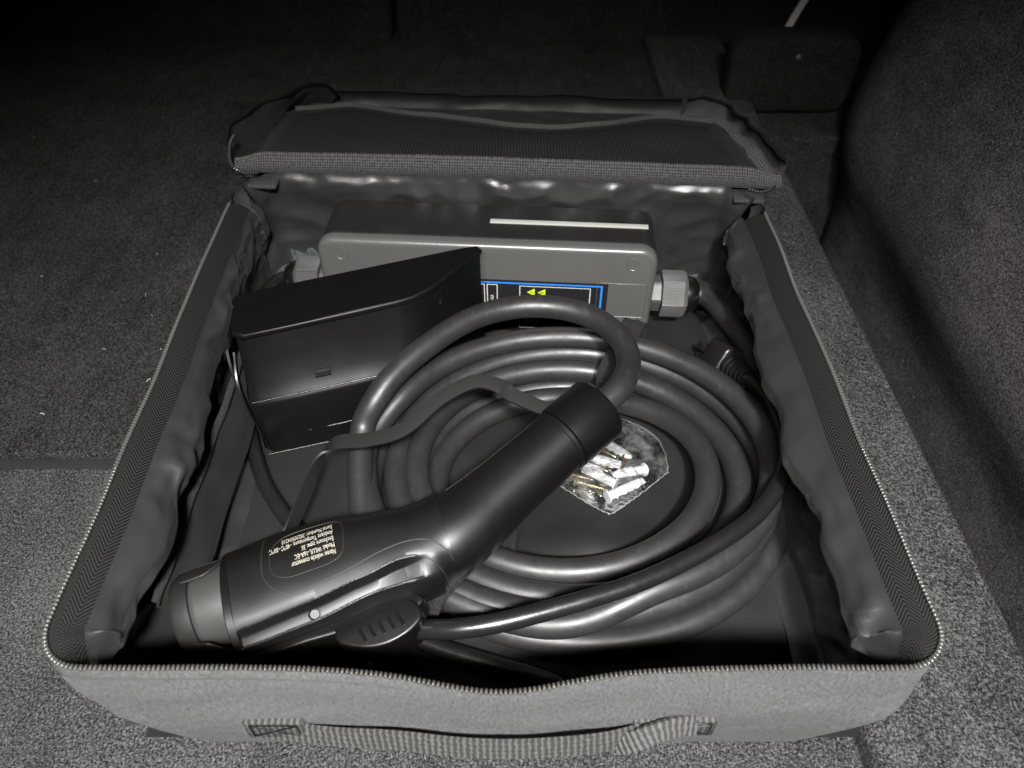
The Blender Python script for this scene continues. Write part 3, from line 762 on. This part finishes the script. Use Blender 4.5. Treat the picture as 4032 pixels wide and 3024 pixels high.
# ------------------------------------------------------------------ connector
E1 = V(-.94863097, -.2848968, -.13759762); E2 = V(.30068931, -.94712304, -.11199952); E3 = V(-.09841357, -.14762035, .98413566)
CM = Matrix((E1, E2, E3)).transposed().to_4x4(); CM.translation = V(-.03373962, .25385756, .06577207)
CM = CM @ Matrix.Scale(.001, 4)
con = thing('charging_connector', 'black electric car charging connector with printed side and thumb lever', 'connector', (-.06, .23, .02))
def CL(x, y, z=0): return CM @ V(x, y, z)
TOPY = [(-20, -25), (5, -23.5), (22, -21), (45, -24.5), (62, -29), (94, -31), (122, -28.5)]
BL = [(7, 18.5), (23, 17.5), (33, 17), (52, 20), (81, 23), (122, 25.2)]
CLN = [(8, 28), (25, 28), (33, 27.5), (47, 27), (84, 31.3), (122, 32.5)]
def half_sec(x):
    """upper half of the head's section at x: (y, z) from the back to the lever side"""
    top = ip(TOPY, x); bot = ip([(5, 26), (14, 31), (30, 34.5), (60, 36), (122, 37)], x)
    H = ip([(5, 24), (30, 25.5), (60, 27), (122, 26.5)], x)
    yc = ip([(5, 1.5), (30, 1), (60, -1), (122, -1)], x)
    st = sm(13, 33, x); out = []
    wt = yc-top; wb = bot-yc
    zf = lambda y: H*max(0, 1-(abs(y-yc)/(wt if y < yc else wb))**2.35)**(1/2.35)
    B = ip(BL, x); Cc = min(ip(CLN, x), bot-2.2); B = min(B, Cc-6)
    K = 16
    for k in range(K+1):
        a = pi/2*k/K; y = yc-wt*cos(a); out.append((y, zf(y)))
    for k in range(1, 6): y = yc+(B-yc)*k/5; out.append((y, zf(y)))
    zB = zf(B)
    for dy, dz in ((.5, .7), (1.6, 5.2), (2.6, 6.6)): y = B+dy; out.append((y, zf(y)*(1-st)+(zB-dz)*st))
    zc = max(4, zB-8.4)
    for y, z in ((Cc-1.3, zc), (Cc-.3, zc+1.5), (Cc+.5, zc+1.0), (Cc+1.2, zc-1.5)): out.append((y, zf(y)*(1-st)+z*st))
    y = bot-.2; out.append((y, zf(y)*(1-st)+max(1.5, zc-9.5)*st)); out.append((bot, 0))
    return out
vv = []; uv = []; xs = [3+119*k/70 for k in range(71)]
for x in xs:
    h = half_sec(x); ring = [(y, z) for y, z in h]+[(y, -z) for y, z in h[-2:0:-1]]
    for y, z in ring: vv.append(CL(x, y, z))
m_ = len(ring)
f = grid_faces(len(xs), m_, wrapv=True, flip=True)+[tuple(range(m_)), tuple(range(len(vv)-m_, len(vv)))[::-1]]
head = meshobj('head', vv, f, M_PLUG, con, 32)
# handle: loft from the bend up to the collar
HST = [((14, 2.5), 24.0, 23.6, (1, .10)), ((3, 1.4), 24, 23.2, (1, .26)), ((-9, -3), 22.8, 22.4, (.94, .36)), ((-22, -9.2), 21.4, 21.4, (.91, .42)), ((-36, -16), 20.4, 20.6, (.905, .425)), ((-50, -22.8), 19.9, 20.0, (.905, .425)), ((-66, -30.4), 19.6, 19.7, (.905, .425)), ((-80, -37), 19.6, 19.7, (.905, .425))]
def loft2(st, segs=40, ex=2.15):
    vv = []
    for (cx, cy), w_, t_, (dx, dy) in st:
        L_ = sqrt(dx*dx+dy*dy); nx, ny = -dy/L_, dx/L_
        for k in range(segs):
            a = 2*pi*k/segs; ca, sa = cos(a), sin(a)
            u_ = w_*abs(ca)**(2/ex)*(1 if ca >= 0 else -1); z = t_*abs(sa)**(2/ex)*(1 if sa >= 0 else -1)
            vv.append(CL(cx+nx*u_, cy+ny*u_, z))
    f = grid_faces(len(st), segs, wrapv=True)+[tuple(range(segs))[::-1], tuple(range(len(vv)-segs, len(vv)))]
    return vv, f
def smooth_st(st, n=6):
    A = catmull([(s[0][0], s[0][1], s[1]) for s in st], n); B_ = catmull([(s[2], s[3][0], s[3][1]) for s in st], n)
    return [((a.x, a.y), a.z, b.x, (b.y, b.z)) for a, b in zip(A, B_)]
v, f = loft2(smooth_st(HST)); meshobj('handle', v, f, M_PLUG, con, 50)
DH = (.905, .425)
def along(d, w_, t_): return ((-80-DH[0]*d, -37-DH[1]*d), w_, t_, DH)
v, f = loft2([along(.3, 20.0, 20.0), along(.6, 20.9, 20.9), along(30.2, 21.3, 21.3), along(31.8, 20.6, 20.6), along(32.6, 19.2, 19.2), along(32.6, 9.5, 9.5)])
meshobj('collar', v, f, M_PLUG_D, con, 40)
v, f = loft2([along(-3.6, 19.8, 19.9), along(-3.2, 20.4, 20.5), along(-.5, 20.4, 20.5), along(-.1, 19.9, 20)]); meshobj('grip_ring', v, f, M_PLUG, con, 40)
def zs(x, y):
    h = half_sec(max(3.1, min(122, x)))
    for (a, p), (b, q) in zip(h, h[1:]):
        if a <= y <= b and b > a: return p+(q-p)*(y-a)/(b-a)
    return 0
def seam(name, pts, r=.45, mat=M_GROOVE, parent=con, lift=.0, n=8):
    P = catmull([V(x, y, 0) for x, y in pts], n)
    return tube(name, [CL(p.x, p.y, zs(p.x, p.y)+lift) for p in P], r*.001, mat, parent, 8)
seam('seam', [(101.5, -22), (103, -6), (103, 3), (99.4, 10.2), (93.5, 14.8), (78, 15.8), (59, 14.0), (39.5, 9.8), (25, 8.8), (14.0, 11.2), (6.4, 17.6), (3.6, 23)], .42, M_GROOVE, head, -.12)
seam('lever_seam', [(33, 16.4), (24, 16.8), (16, 20.5), (11.5, 26), (10, 30)], .4, M_GROOVE, head, -.1)
M_BEAD = plastic('highlight_bead', (.003, .003, .0028), .26, .02, spec=.4)
def zline(T, x0, x1, n, dy): return [(x0+(x1-x0)*k/n, ip(T, x0+(x1-x0)*k/n)+dy) for k in range(n+1)]
seam('highlight_bead', zline(BL, 24, 121, 24, -.1), .38, M_BEAD, head, -.02, 2)  # beads added along both steps of the head for crisp highlight lines
seam('highlight_bead', zline(CLN, 30, 121, 22, .1), .38, M_BEAD, head, .0, 2)
lab = [(x-6.0, y+12.6) for x, y in [(104.8, -15.2), (103, -8.5), (95.8, -4.8), (84, -4.6), (72, -5.2), (65.5, -9), (63.2, -19), (64, -28), (70, -31), (84, -32), (96, -30.5), (103.4, -24), (104.8, -15.2)]]
seam('label_outline', lab, .28, M_GROOVE, head, -.05, 6)
def con_text(s, x0, y0, size, sx):
    def fn(p):
        x = x0+p.x; y = y0+p.y; return CL(x, y, zs(x, y)+.10)
    return txt('print', s, size, None, M_PRINT, head, sx, fn)
for k, (s, sx) in enumerate((('Name: vehicle connector', .56), ('Model: WLUL-16A-EC', .56), ('Enclosure type: 3S', .56), ('Ambient Temperature: -40\u2103~50\u2103', .56), ('Serial Number: 20230504210', .56))):
    con_text(s, 62.6, .6-4.1*k, 4.3, sx)
# handle side seam (long highlight line near the back edge)
P = []
for (cx, cy), w_, t_, (dx, dy) in smooth_st(HST[2:], 4):
    L_ = sqrt(dx*dx+dy*dy); nx, ny = -dy/L_, dx/L_; ca = -cos(radians(40)); sa = sin(radians(40))
    P.append(CL(cx+nx*w_*-abs(ca)**.93, cy+ny*w_*-abs(ca)**.93, t_*sa**.93))
tube('grip_seam', P[:-3], .0004, M_PLUG, con, 6)
v, f = lathe_data([(-.002, .0034), (.0004, .0034), (.0006, .0028), (.0001, .0024), (.0001, .0003)], axis_matrix(CL(82, 27.6, zs(82, 27.6)), CL(82, 28.1, zs(82, 27.6)+1)), 20)
meshobj('lever_pin', v, f, M_PLUG_D, head, 30)
# front rim and nose
def sec_ring(x, s, ins=0, squeeze=None):
    top, bot = -28*s, 34*s; yc = (top+bot)/2; w_ = (bot-top)/2-ins; H = 26*s-ins
    return [(x, yc+w_*cos(a)*abs(cos(a))**-.12 if abs(cos(a)) > 1e-6 else yc, H*sin(a)*(abs(sin(a))**-.12 if abs(sin(a)) > 1e-6 else 1)) for a in [2*pi*k/48 for k in range(48)]]
def ring_loft(name, rings, mat, parent, smooth=40, closed=True):
    vv = [CL(*p) for r in rings for p in r]; f = grid_faces(len(rings), 48, wrapv=True)
    if closed: f += [tuple(range(48))[::-1], tuple(range(len(vv)-48, len(vv)))]
    return meshobj(name, vv, f, mat, parent, smooth)
ring_loft('front_rim', [sec_ring(121.5, 1.0), sec_ring(121.8, 1.035), sec_ring(125.6, 1.035), sec_ring(126.2, 1.01), sec_ring(126.2, .90)], M_PLUG_D, con)
def nose_ring(x, r): return [(x, -3+r*cos(2*pi*k/48), r*.98*sin(2*pi*k/48)) for k in range(48)]
ring_loft('nose', [nose_ring(124, 22.9), nose_ring(143, 22.0), nose_ring(146, 21.1), nose_ring(147.5, 19.2), nose_ring(147.8, 17)], M_NOSE, con)
# lever and thumb button on the lever side
lev = [(25, 36), (26.5, 33.5), (30, 31.6), (40, 29.6), (60, 32), (90, 34), (124, 35), (125.5, 36.5), (124.5, 39), (90, 38.8), (70, 40), (40, 43), (31, 41.5), (26.5, 39)]
v, f = prism_data(lev, -10, 10, 1.4, 3, CM); lever = meshobj('lever', v, f, M_PLUG_D, con, 40)
btn = [(71.5, 33.5), (62, 33.2), (52, 31.6), (44, 29.6), (37, 30.4), (32, 34), (30.5, 39), (32.5, 43.5), (40, 47.6), (50, 49.3), (60, 47.5), (70, 42), (72.5, 37.5)]
bp_ = [(50.5+(p.x-2.6-48.5)*1.12, 44.5+(p.y+5.0-44.5)*1.08) for p in catmull([V(*p, 0) for p in btn+btn[:1]], 5)[:-1]]
v, f = prism_data(bp_, -12.5, 12.5, 1.6, 4, CM); button = meshobj('thumb_button', v, f, M_PLUG_D, lever, 40)
for k in range(5):
    x0 = 61.2-5.2*k; y0 = 42.4-.5*k
    P = [CL(x0-.35*q, y0+1.15*q, 12.4) for q in range(8)]
    tube('grip_rib', P, .00085, M_PLUG_D, lever, 8)
# dust cap pushed half off the nose, with its tether
def cap_ring(x, r, k0=None): return [(x, -3+r*cos(2*pi*k/48), r*.98*sin(2*pi*k/48)) for k in range(48)]
capo = ring_loft('dust_cap', [cap_ring(146.0, 22.4), cap_ring(146.0, 23.6), cap_ring(153, 23.4), cap_ring(156, 22), cap_ring(157, 19), cap_ring(157.2, 5)], M_CAP, con)
def cap_tab(a0, a1, x0, ecc):
    P = []; nu, nv = 14, 10
    for i in range(nu):
        u = i/(nu-1); a = radians(a0+(a1-a0)*u)
        for j in range(nv):
            q = j/(nv-1); x = 150-(150-x0)*q*sin(pi*(.12+.76*u))**.6; r = 23.6+.3*q+ecc*q
            P.append(CL(x, -3+r*cos(a), r*.98*sin(a)))
    o = meshobj('cap_tab', P, grid_faces(nu, nv), M_CAP, capo, 60); md = o.modifiers.new('thick', 'SOLIDIFY'); md.thickness = .0012; md.offset = 1
    return o
cap_tab(112, 172, 126.5, .4); cap_tab(-46, 24, 133, 4.0)
tp = [(-80, -54, 9), (-72.5, -58.4, 11), (-59.3, -70.9, 14), (-53.1, -81.2, 14), (-39.5, -88.6, 15), (-16.2, -84.0, 15), (11.3, -72.0, 12), (34.8, -75.6, 8), (54.6, -83.2, 4), (67.8, -77.5, 0), (82.8, -55.5, -4), (96, -40.2, -8), (114, -32.5, -9), (132, -29.5, -6), (148, -27.6, -3)]
ribbon('tether', [CL(*p) for p in [q for q in catmull(tp, 10)]], .0098, .0016, M_CAP, capo, lambda q: V(-.15+1.0*sm(.55, .72, q)*(1-sm(.74, .86, q)), 1, .25-1.3*sm(.55, .68, q)*(1-sm(.76, .86, q))))

# ------------------------------------------------------------------ charging cable, coiled
CX, CY = .040, .335
def ell(a, th, z): return V(CX+a*cos(th), CY+.865*a*sin(th), z)
P = [GR @ V(.036, 0, 0), GR @ V(.048, 0, 0), V(.1735, .472, .042), V(.1845, .435, .040), V(.1875, .395, .033), V(.1868, .362, .022)]
path = catmull(P, 10)[:-1]
coil = []
n1 = 200; th0 = radians(6)
for k in range(n1):          # bottom layer, winding inwards
    q = k/n1; th = th0-2*pi*3.75*q
    a = .1465-.058*q + .0022*sin(th*1.7+1)*sin(pi*q)
    coil.append(ell(a, th, .0138+.0012*sin(th*2.3)))
thm = th0-2*pi*3.75
n2 = 170
for k in range(n2):          # top layer, winding outwards
    q = k/n2; th = thm-2*pi*2.775*q
    a = .0890+.0515*q + .0035*sin(th*1.3)*sin(pi*q)
    coil.append(ell(a, th, .0138+.0165*sm(0, .10, q)+.0016*sin(th*1.9+.5)+.003*sm(.8, 1, q)))
the = thm-2*pi*2.775
for k in range(80):          # one last turn on top of the pile, dipping under the connector
    q = k/80; th = the-2*pi*q; deg = math.degrees(th) % 360
    up_ = sm(0, .06, q)*(1-sm(.94, 1, q))*(1-sm(150, 185, deg)*(1-sm(262, 292, deg)))
    a = .1400-.012*up_+.004*q+.002*sin(th*2.1)
    coil.append(ell(a, th, .0318+.0150*up_))
CE = CL(-80-DH[0]*32.4, -37-DH[1]*32.4, 0); CD = (CL(-80-DH[0]*60, -37-DH[1]*60, 0)-CE).normalized()
last = [V(-.1030, .3480, .0450), V(-.0940, .3610, .0620), V(-.0754, .3850, .0740), V(-.0354, .4236, .0800), V(.0014, .4409, .0800), V(.0355, .4404, .0800), V(.0617, .4272, .0800), V(.0770, .4034, .0810), V(.0795, .3785, .0815), CE+CD*.020+V(0, .001, 0), CE+CD*.008, CE-CD*.006]
allp = path+coil[2:-3]
full = catmull([allp[0]]+allp[1::2]+last, 4)
full = resample(full, .0032)
# relax kinks a little
for it in range(6):
    full = [full[0]]+[full[i-1]*.25+full[i]*.5+full[i+1]*.25 for i in range(1, len(full)-1)]+[full[-1]]
v, f, uv = tube_data(full, .0085, 20)
o = meshobj('charging_cable', v, f, M_CABLE, None, 60, uv)
tag(o, 'thick dull black charging cable wound into a flat coil', 'cable')

# hook-and-loop ties
def tie(name, th, a0, a1, z0, z1, width, label):
    th = radians(th); r = V(cos(th), .865*sin(th), 0).normalized(); ctr = ell((a0+a1)/2, th, 0); tdir = V(-r.y, r.x, 0); half = (a1-a0)/2
    loop_ = [(x, z) for x, z in rrect(-half, half, z0, z1, .013, 6)]
    vv = []; m_ = 0; W_ = 8
    for k in range(len(loop_)):
        x, z = loop_[k]
        for j in range(W_):
            w_ = (j/(W_-1)-.5)*width; s = .0012*noise.noise(V(k*.35, j*.5, th))
            vv.append(ctr+r*(x+s)+tdir*(w_+.001*noise.noise(V(k*.3, 5, th)))+V(0, 0, z+s))
    o = meshobj(name, vv, grid_faces(len(loop_), W_, wrapu=True), M_TIE, None, 60)
    md = o.modifiers.new('thick', 'SOLIDIFY'); md.thickness = .0018; md.offset = 1
    return tag(o, label, 'cable tie')
tie('hook_loop_tie', 68, .082, .152, .0045, .0575, .017, 'fuzzy black hook and loop tie round the coil by the connector collar')
tie('hook_loop_tie', 236, .082, .158, .0045, .0475, .017, 'fuzzy black hook and loop tie round the coil by the thumb lever')

# ------------------------------------------------------------------ power cord with mains plug
cord = thing('power_cord', 'glossy thin black power cord with moulded mains plug', 'power cord', (.1, .2, .005))
GLp = [GL @ V(.036, 0, 0), GL @ V(.046, 0, 0)]
P = GLp+[V(-.206, .500, .043), V(-.2085, .455, .033), V(-.202, .405, .021), V(-.1765, .3374, .0115), V(-.1396, .2880, .0115), V(-.0928, .2376, .0115), V(-.0566, .2155, .0112), V(-.0124, .2010, .0108), V(.017, .1925, .0108), V(.034, .1855, .0108), V(.0325, .1785, .0108), V(.015, .1760, .0108), V(-.0278, .181, .0115), V(-.070, .1855, .016), V(-.086, .195, .027), V(-.078, .2035, .040), V(-.0517, .2007, .0520), V(-.0261, .1971, .0600), V(.0109, .2038, .0625), V(.0756, .2256, .0625), V(.1341, .2593, .0625), V(.1639, .2909, .0610), V(.1785, .3241, .0580), V(.1810, .3617, .0540), V(.1775, .3870, .0490), V(.1730, .4040, .0430)]
cp = resample(catmull(P, 10), .003)
for it in range(5): cp = [cp[0]]+[cp[i-1]*.25+cp[i]*.5+cp[i+1]*.25 for i in range(1, len(cp)-1)]+[cp[-1]]
v, f, uv = tube_data(cp, .0054, 16); meshobj('cord', v, f, M_CORD, cord, 60, uv)
d = (cp[-1]-cp[-4]).normalized(); PM = axis_matrix(cp[-1]-d*.004, cp[-1]+d)
pr = [(0, .0066)]
for k in range(5):
    x = .002+.0050*k; pr += [(x, .0070+.0004*k), (x+.0003, .0080+.0004*k), (x+.0030, .0081+.0004*k), (x+.0033, .0070+.0004*k)]
v, f = lathe_data(pr+[(.029, .009)], PM, 28); meshobj('strain_relief', v, f, M_CORD, cord, 35)
v, f = prism_data(rrect(-.0135, .0135, -.0105, .0105, .006, 5), 0, .026, .003, 3, PM @ Matrix.Translation((.028, 0, 0)) @ Matrix.Rotation(radians(90), 4, 'Y') @ Matrix.Rotation(.6, 4, 'Z'))
pb = meshobj('plug_body', v, f, M_CORD, cord, 40)
for s in (-1, 1):
    v, f = box_data(.053, .070, s*.0060-.0007, s*.0060+.0007, -.0032, .0032, .0006, 2, PM @ Matrix.Rotation(.6, 4, 'X')); meshobj('blade', v, f, M_CHROME, pb, 40)
v, f = lathe_data([(.053, .0023), (.070, .0023), (.0725, .0012)], PM @ Matrix.Rotation(.6, 4, 'X') @ Matrix.Translation((0, 0, -.008)), 14); meshobj('earth_pin', v, f, M_CHROME, pb, 40)

# ------------------------------------------------------------------ fixings in a clear pouch
def screw(a, b, label, group='screws in the clear pouch', roll=0):
    a = Vector(a); b = Vector(b); L_ = (b-a).length; M = axis_matrix(a, b, roll)
    t0 = thing('wood_screw', label, 'screw', a, group)
    v, f = lathe_data([(0, .0034), (.0006, .0038), (.0012, .0036), (.0026, .0021)], M, 20); h_ = meshobj('screw_head', v, f, M_SCREW, t0, 30)
    v, f = lathe_data([(-.00005, .0016), (.0002, .0014)], M, 4); meshobj('recess', v, f, M_GROOVE, h_, 30)
    pr = []; x = .0026; n = int((L_-.007)/.0013)
    for k in range(n):
        tp_ = 1 if k < n-4 else 1-(k-n+4)*.17
        pr += [(x, .00145*tp_), (x+.00045, .0023*tp_), (x+.0006, .0023*tp_), (x+.0011, .00145*tp_)]; x += .0013
    v, f = lathe_data([(.0024, .0020)]+pr+[(x+.0022, .0002)], M, 16); meshobj('thread', v, f, M_SCREW, t0, 30)
    return t0
def anchor(a, b, label, roll=0, group='wall plugs in the clear pouch'):
    a = Vector(a); b = Vector(b); L_ = (b-a).length; M = axis_matrix(a, b, roll)
    t0 = thing('wall_plug', label, 'wall plug', a, group)
    v, f = lathe_data([(0, .0018), (0, .0046), (.0009, .0048), (.0013, .0034), (.004, .0033), (L_*.55, .0033), (L_*.86, .0029), (L_-.0012, .0022), (L_, .0008)], M, 22)
    b_ = meshobj('sleeve', v, f, M_ANCHOR, t0, 30)
    for k in range(3):
        x = L_*(.38+.17*k)
        v, f = box_data(x, x+.0028, -.0013, .0013, .0026, .00345-.0001*k, .0002, 1, M); meshobj('notch', v, f, M_ANCHOR_D, b_, 0)
        v, f = box_data(x, x+.0028, -.0013, .0013, .0026, .00345-.0001*k, .0002, 1, M @ Matrix.Rotation(radians(90), 4, 'X')); meshobj('notch', v, f, M_ANCHOR_D, b_, 0)
    v, f = box_data(L_*.33, L_*.98, -.00035, .00035, -.0030, .0030, 0, 1, M @ Matrix.Rotation(radians(45), 4, 'X')); meshobj('split', v, f, M_ANCHOR_D, b_, 0)
    return t0
def ext(a, b, L_):     # same end b, longer towards a
    a = Vector(a); b = Vector(b); return b+(a-b).normalized()*L_
LL = .029
anchor(ext((.0722, .3657, .0115), (.0864, .3551, .0105), LL), (.0864, .3551, .0105), 'white plastic wall plug lying apart nearest the coil side of the pouch', .3)
anchor(ext((.0586, .3531, .013), (.0779, .3470, .012), LL), (.0779, .3470, .012), 'white plastic wall plug lying between two brass screws', .9)
anchor((.0726, .3296, .0125), (.0500, .3442, .0125), 'white plastic wall plug whose flange touches another plug crossing it', .2)
anchor((.0943, .3428, .0125), (.0700, .3331, .0185), 'white plastic wall plug with its round flange towards the cable coil', 1.1)
anchor((.0654, .3201, .0105), (.0930, .3354, .0100), 'white plastic wall plug at the crumpled tip of the pouch', .5)
anchor(ext((.0528, .3480, .010), (.0650, .3420, .010), LL), (.0650, .3420, .010), 'white plastic wall plug mostly hidden under the connector handle', 0)
SL = .027
def sc(a, b, lab, roll=0): a = Vector(a); b = Vector(b); screw(b+(a-b).normalized()*SL, b, lab, roll=roll)
sc((.0652, .3647, .008), (.0779, .3566, .0075), 'brass screw beside the plug nearest the coil')
sc((.0581, .3535, .0075), (.0709, .3426, .0075), 'brass screw pointing between two crossing wall plugs')
sc((.0661, .3519, .007), (.0747, .3470, .007), 'brass screw lying under a wall plug')
screw((.0824, .3569, .0095), (.0724, .3387, .0075), 'brass screw lying across the tips of the others')
sc((.0469, .3348, .0085), (.0694, .3270, .0080), 'brass screw nearest the open tip of the pouch')
sc((.0446, .3415, .0075), (.0597, .3367, .0075), 'brass screw half hidden beneath the handle')

corn = [V(.0662, .3051, .0060), V(.1118, .3443, .0075), V(.0830, .3960, .0080), V(.0340, .3320, .0070)]   # tip, right, far, left
def pouch(u, v, side):
    a = corn[0].lerp(corn[1], u); b = corn[3].lerp(corn[2], u); p = a.lerp(b, v)
    bul = sin(pi*v)*sin(pi*u)
    p += V(.0105, .0065, 0)*sm(.55, 1, u)*sin(pi*v)*.95
    e = sin(pi*min(1, max(0, u)))**.45*sin(pi*v)**.45
    w_ = noise.noise(V(p.x*130, p.y*130, 3))*.0012+noise.noise(V(p.x*60, p.y*60, 9))*.0022+(.5-abs(noise.noise(V(p.x*85+p.y*60, p.y*40, 1))))*.0022
    edge = 1-e
    if side > 0: z = .0078+.0122*e+w_*(.35+.65*e)
    else: z = .0064-.0006*e
    z += .017*exp(-((p.x-.056)/.042)**2-((p.y-.276)/.024)**2)
    z += edge*.0010*noise.noise(V(p.x*300, p.y*300, 5))
    p.x += .0007*edge*noise.noise(V(p.x*400, p.y*400, 2)); p.y += .0007*edge*noise.noise(V(p.x*400, p.y*400, 7))
    p.z = z; return p
NU = 60
vt = [pouch(i/(NU-1), j/(NU-1), 1) for i in range(NU) for j in range(NU)]
vb = [pouch(i/(NU-1), j/(NU-1), -1) for i in range(NU) for j in range(NU)]
v, f = join_data([(vt, grid_faces(NU, NU)), (vb, grid_faces(NU, NU, flip=True))])
po = thing('plastic_pouch', 'small crumpled clear plastic pouch of screws and plugs inside the coil', 'pouch', (.075, .345, .006))
meshobj('film', v, f, M_FILM, po, 180)
t = NT('film_edge', (.34, .345, .35), .15); t.b.inputs['Transmission Weight'].default_value = .6; M_FEDGE = t.m
ed = [pouch(1, j/59, 1)+V(0, 0, -.0006) for j in range(60)]
tube('sealed_edge', ed, lambda q: .00035+.0003*abs(noise.noise(V(q*60, 0, 0))), M_FEDGE, po, 6)
ed = [pouch(j/59, 0, 1)+V(0, 0, -.0006) for j in range(60)]
tube('sealed_edge', ed, .00028, M_FEDGE, po, 6)
ed = [pouch(0, j/59, 1)+V(0, 0, -.0006) for j in range(60)]
tube('sealed_edge', ed, .00028, M_FEDGE, po, 6)

# ------------------------------------------------------------------ loose lint on the carpet
rest = []
for k in range(70):
    x = random.uniform(-.62, .30); y = random.uniform(.02, .95)
    if -.235 < x < .215 and .12 < y < .9: continue
    z = .0108 if x > .195 else .0010
    a = random.uniform(0, 2*pi); L_ = random.choice((.0006, .0008, .0012, .0028)); r_ = random.uniform(.0001, .00026)
    P = [V(x+cos(a+q*.4)*L_*q, y+sin(a+q*.4)*L_*q, z+.0005*sin(q*2)) for q in (0, .5, 1, 1.5)]
    rest.append(tube_data(P, r_, 5)[:2])
v, f = join_data(rest); tag(meshobj('carpet_lint', v, f, M_WHITE, None, 60), 'pale specks of lint scattered on the carpet', 'lint', None, 'stuff')
